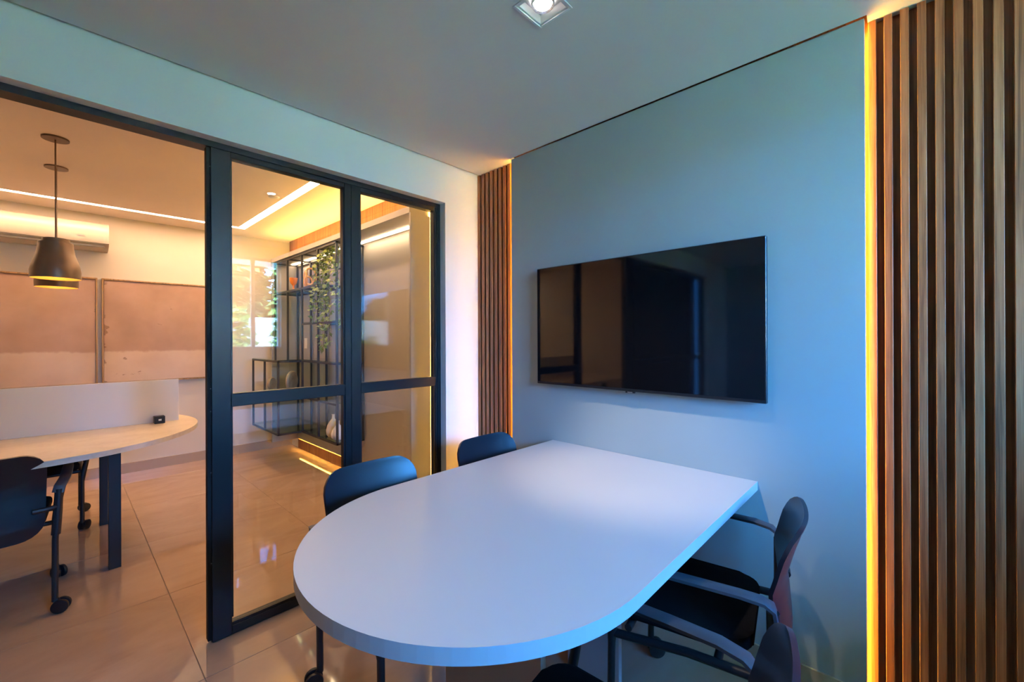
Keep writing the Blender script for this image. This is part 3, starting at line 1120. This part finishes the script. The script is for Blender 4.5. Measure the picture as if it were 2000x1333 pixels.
def disc(x, y, r, lab, m, rz):
    t = thing('round_ornament', (x, y, ZM_ + SG), lab, 'ornament', None, rz)
    bm = NB()
    prof = [(0.0, -0.018), (r * 0.9, -0.016), (r, -0.006), (r, 0.006), (r * 0.9, 0.016), (0.0, 0.018)]
    lathe(bm, prof, 40)
    bmesh.ops.transform(bm, verts=bm.verts, matrix=Matrix.Translation((0, 0, r + 0.012)) @ Matrix.Rotation(math.pi / 2, 4, 'X'))
    child('disc', bm, m, t, True)
    bm = NB()
    box(bm, -0.05, 0.05, -0.025, 0.025, 0, 0.014, bev=0.002, seg=1)
    child('foot', bm, M['steel'], t)


def vein(m):
    t = N(m, 'ShaderNodeTexCoord')
    n = N(m, 'ShaderNodeTexNoise')
    n.inputs['Scale'].default_value = 9
    n.inputs['Detail'].default_value = 6
    L(m, t.outputs['Object'], n.inputs['Vector'])
    r = ramp(m, [(0.35, (0.30, 0.19, 0.11)), (0.55, (0.46, 0.31, 0.19)), (0.7, (0.60, 0.45, 0.30))])
    L(m, n.outputs[0], r.inputs[0])
    L(m, r.outputs[0], B(m).inputs['Base Color'])


vein(M['stone'])
disc(1.62, 5.25, 0.072, 'small tan stone disc ornament on the middle shelf of the steel cube', M['stone'], 0.75)
disc(1.73, 4.95, 0.112, 'large tan stone disc ornament on the middle shelf of the steel cube', M['stone'], 0.75)
vz = ZB_ + SG
vp = [(0.0, 0.0), (0.046, 0.0), (0.062, 0.020), (0.066, 0.060), (0.054, 0.110), (0.030, 0.150), (0.015, 0.170), (0.013, 0.205), (0.017, 0.212), (0.0, 0.210)]
lobj('bottle_vase', vp, (1.80, 4.075, vz), M['ceramic'], 'cream ceramic bottle vase with narrow neck on the bottom glass shelf', 'vase')
lobj('bottle_vase', [(r * 0.95, z * 0.8) for r, z in vp], (1.78, 3.93, vz), M['ceramic2'], 'shorter white ceramic bottle vase on the bottom glass shelf', 'vase')
lobj('teal_reflection', [(0.0, 0.0), (0.040, 0.0), (0.046, 0.01), (0.046, 0.12), (0.042, 0.125), (0.0, 0.122)], (1.83, 3.86, ZS2 + SG), M['teal'], 'small teal cylinder standing in for a reflection on the short glass shelf behind the ivy', 'vase')

# trailing ivy
iv = thing('trailing_ivy', (1.80, 4.10, 1.86), 'trailing green ivy hanging from the upper shelves of the steel frame', 'plant')
pzz = ZTT - 0.19
bm = NB()
PC = (1.835, 4.00, 2.02)
lathe(bm, [(0.0, 0.0), (0.055, 0.0), (0.070, 0.10), (0.072, 0.12), (0.062, 0.12), (0.058, 0.09), (0.0, 0.088)], 24, PC)
obj('pot', bm, M['pot'], iv, True)
bm = NB()
for (yy) in (SY[-1], SY[3]):
    tube(bm, [(1.835, yy, 2.005), (1.835, PC[1], 2.012)], 0.006, 6)
tube(bm, [(1.72, PC[1], 2.008), (1.95, PC[1], 2.008)], 0.006, 6)
obj('hanger', bm, M['steel'], iv)


def leaf_quad(bm, p, d, n, s):
    d = d.normalized()
    sd = d.cross(n).normalized()
    q = [p, p + d * s * 0.35 + sd * s * 0.5, p + d * s * 0.62 + sd * s * 0.28 + n * s * 0.06, p + d * s * 1.1 - n * s * 0.08,
         p + d * s * 0.62 - sd * s * 0.28 + n * s * 0.06, p + d * s * 0.35 - sd * s * 0.5]
    vs = [bm.verts.new(v) for v in q]
    bm.faces.new((vs[0], vs[1], vs[2], vs[3]))
    bm.faces.new((vs[0], vs[3], vs[4], vs[5]))


fol = NB()
rv = random.Random(11)
vines = [((1.745, 4.20, 2.16), 0.92, 0.01), ((1.73, 4.25, 2.15), 0.68, 0.02), ((1.735, 4.12, 2.17), 0.98, 0.0), ((1.72, 4.02, 2.17), 0.95, -0.01),
         ((1.73, 3.93, 2.16), 0.75, -0.02), ((1.71, 4.31, 2.06), 0.45, 0.02), ((1.74, 4.06, 2.18), 0.62, 0.0), ((1.69, 4.17, 2.12), 0.52, 0.0), ((1.73, 3.86, 2.14), 0.5, 0.0)]
for (st, ln, dy) in vines:
    st = (st[0], st[1] - 0.05, st[2])
    pts = [Vector((PC[0], PC[1], PC[2] + 0.10)), Vector(((PC[0] + st[0]) / 2, (PC[1] + st[1]) / 2, st[2] + 0.05)), Vector(st)]
    n = int(ln / 0.05)
    p = Vector(st)
    for k in range(n):
        p = p + Vector((rv.uniform(-0.007, 0.006), dy / 4 + rv.uniform(-0.012, 0.012), -0.05))
        pts.append(p.copy())
    sb = NB()
    tube(sb, pts, 0.0025, 5)
    obj('vine', sb, M['leafd'], iv, True)
    for k in range(len(pts) - 1):
        for q in range(5):
            b = pts[k].lerp(pts[k + 1], rv.random())
            d = Vector((rv.uniform(-1, 0.4), rv.uniform(-1, 1), rv.uniform(-0.9, 0.35)))
            nn = Vector((rv.uniform(-1, -0.2), rv.uniform(-0.6, 0.6), rv.uniform(0.1, 1))).normalized()
            leaf_quad(fol, b + d.normalized() * rv.uniform(0.005, 0.025), d, nn, rv.uniform(0.028, 0.046))
fo = obj('foliage', fol, M['leaf'], iv)
fo['kind'] = 'stuff'
t = N(M['leaf'], 'ShaderNodeTexCoord')
n = N(M['leaf'], 'ShaderNodeTexNoise')
n.inputs['Scale'].default_value = 18
L(M['leaf'], t.outputs['Object'], n.inputs['Vector'])
r = ramp(M['leaf'], [(0.35, (0.06, 0.12, 0.02)), (0.5, (0.16, 0.24, 0.03)), (0.68, (0.36, 0.40, 0.07))])
L(M['leaf'], n.outputs[0], r.inputs[0])
L(M['leaf'], r.outputs[0], B(M['leaf']).inputs['Base Color'])

sw = thing('wall_switch', (PX, 5.205, 1.23), 'pale switch plate on the grey back panel inside the shelf unit', 'switch')
BX('plate', (PX - 0.006, PX - 0.0003, 5.165, 5.245, 1.225, 1.345), M['plate'], sw, bev=0.0015)
BX('rocker', (PX - 0.009, PX - 0.0062, 5.185, 5.225, 1.255, 1.315), M['plate'], sw)

# ================================================================== GARDEN (seen in reflections, feeds the daylight)
struct(BX('roof_eave', (XW - 0.6, XB + 0.6, YB - 1.8, YB - 0.15, 2.50, 2.62), M['soffit']))
g = BX('ground', (-30, 30, -40, YB - 0.16, -0.25, -0.15), M['lawn'])
tag(g, 'sunlit green lawn outside the window', 'lawn', kind='structure')
gw = BX('wall_garden', (-12, 14, -9.2, -9.0, -0.15, 1.95), M['gwall'])
struct(gw)


def shrub(name, x, y, h, w, m, label, n, ls, seed, grp=None):
    r = thing(name, (x, y, -0.15), label, 'shrub' if h < 3 else 'tree', grp)
    rr = random.Random(seed)
    bm = NB()
    tube(bm, [(x, y, -0.15), (x + 0.03, y, h * 0.5), (x - 0.04, y + 0.05, h * 0.85)], [0.05 + h * 0.012, 0.03 + h * 0.008, 0.02], 8)
    obj('trunk', bm, M['bark'], r, True)
    bm = NB()
    for k in range(n):
        a = rr.uniform(0, 2 * math.pi)
        u = rr.random() ** 0.6
        zz = rr.uniform(0.12, 1.0)
        wr = w * math.sin(math.pi * min(0.95, zz * 0.8 + 0.12)) ** 0.6
        p = Vector((x + wr * u * math.cos(a), y + wr * u * math.sin(a), -0.15 + h * zz))
        d = Vector((math.cos(a) + rr.uniform(-.6, .6), math.sin(a) + rr.uniform(-.6, .6), rr.uniform(-0.7, 0.6)))
        nn = Vector((rr.uniform(-.5, .5), rr.uniform(-.5, .5), 1)).normalized()
        leaf_quad(bm, p, d, nn, ls * rr.uniform(0.7, 1.4))
    f = obj('foliage', bm, m, r)
    f['kind'] = 'stuff'


shrub('garden_shrub', 2.30, -5.4, 2.1, 0.42, M['hedge2'], 'yellow-green feathery shrub before the white garden wall', 1200, 0.16, 1)
shrub('garden_shrub', 3.75, -6.4, 2.3, 0.30, M['hedge'], 'dark green shrub before the white garden wall near the slat wall side', 1200, 0.14, 2)
shrub('garden_shrub', 1.0, -4.6, 1.5, 0.42, M['hedge2'], 'low feathery shrub outside the middle of the window', 900, 0.15, 3)
shrub('garden_shrub', -1.2, -5.2, 1.5, 0.6, M['hedge'], 'rounded dark shrub outside the far end of the window', 1000, 0.15, 4)
for i, (x, y, h, wd) in enumerate(((-9, -11.5, 3.2, 1.1), (-6, -12, 3.0, 1.1), (-3, -11.6, 3.3, 1.1), (0, -12, 3.0, 1.1), (3, -11.6, 4.5, 1.15), (6.3, -11.7, 4.6, 1.15), (9.6, -11.6, 4.5, 1.15), (4.65, -15.2, 5.8, 1.1))):
    shrub('hedge_tree', x, y, h, wd, M['hedge'], ('low dense dark tree standing behind the garden wall' if h < 4 else 'tall dense dark tree standing behind the garden wall'), 3600, 0.40, 20 + i, 'trees behind the garden wall')
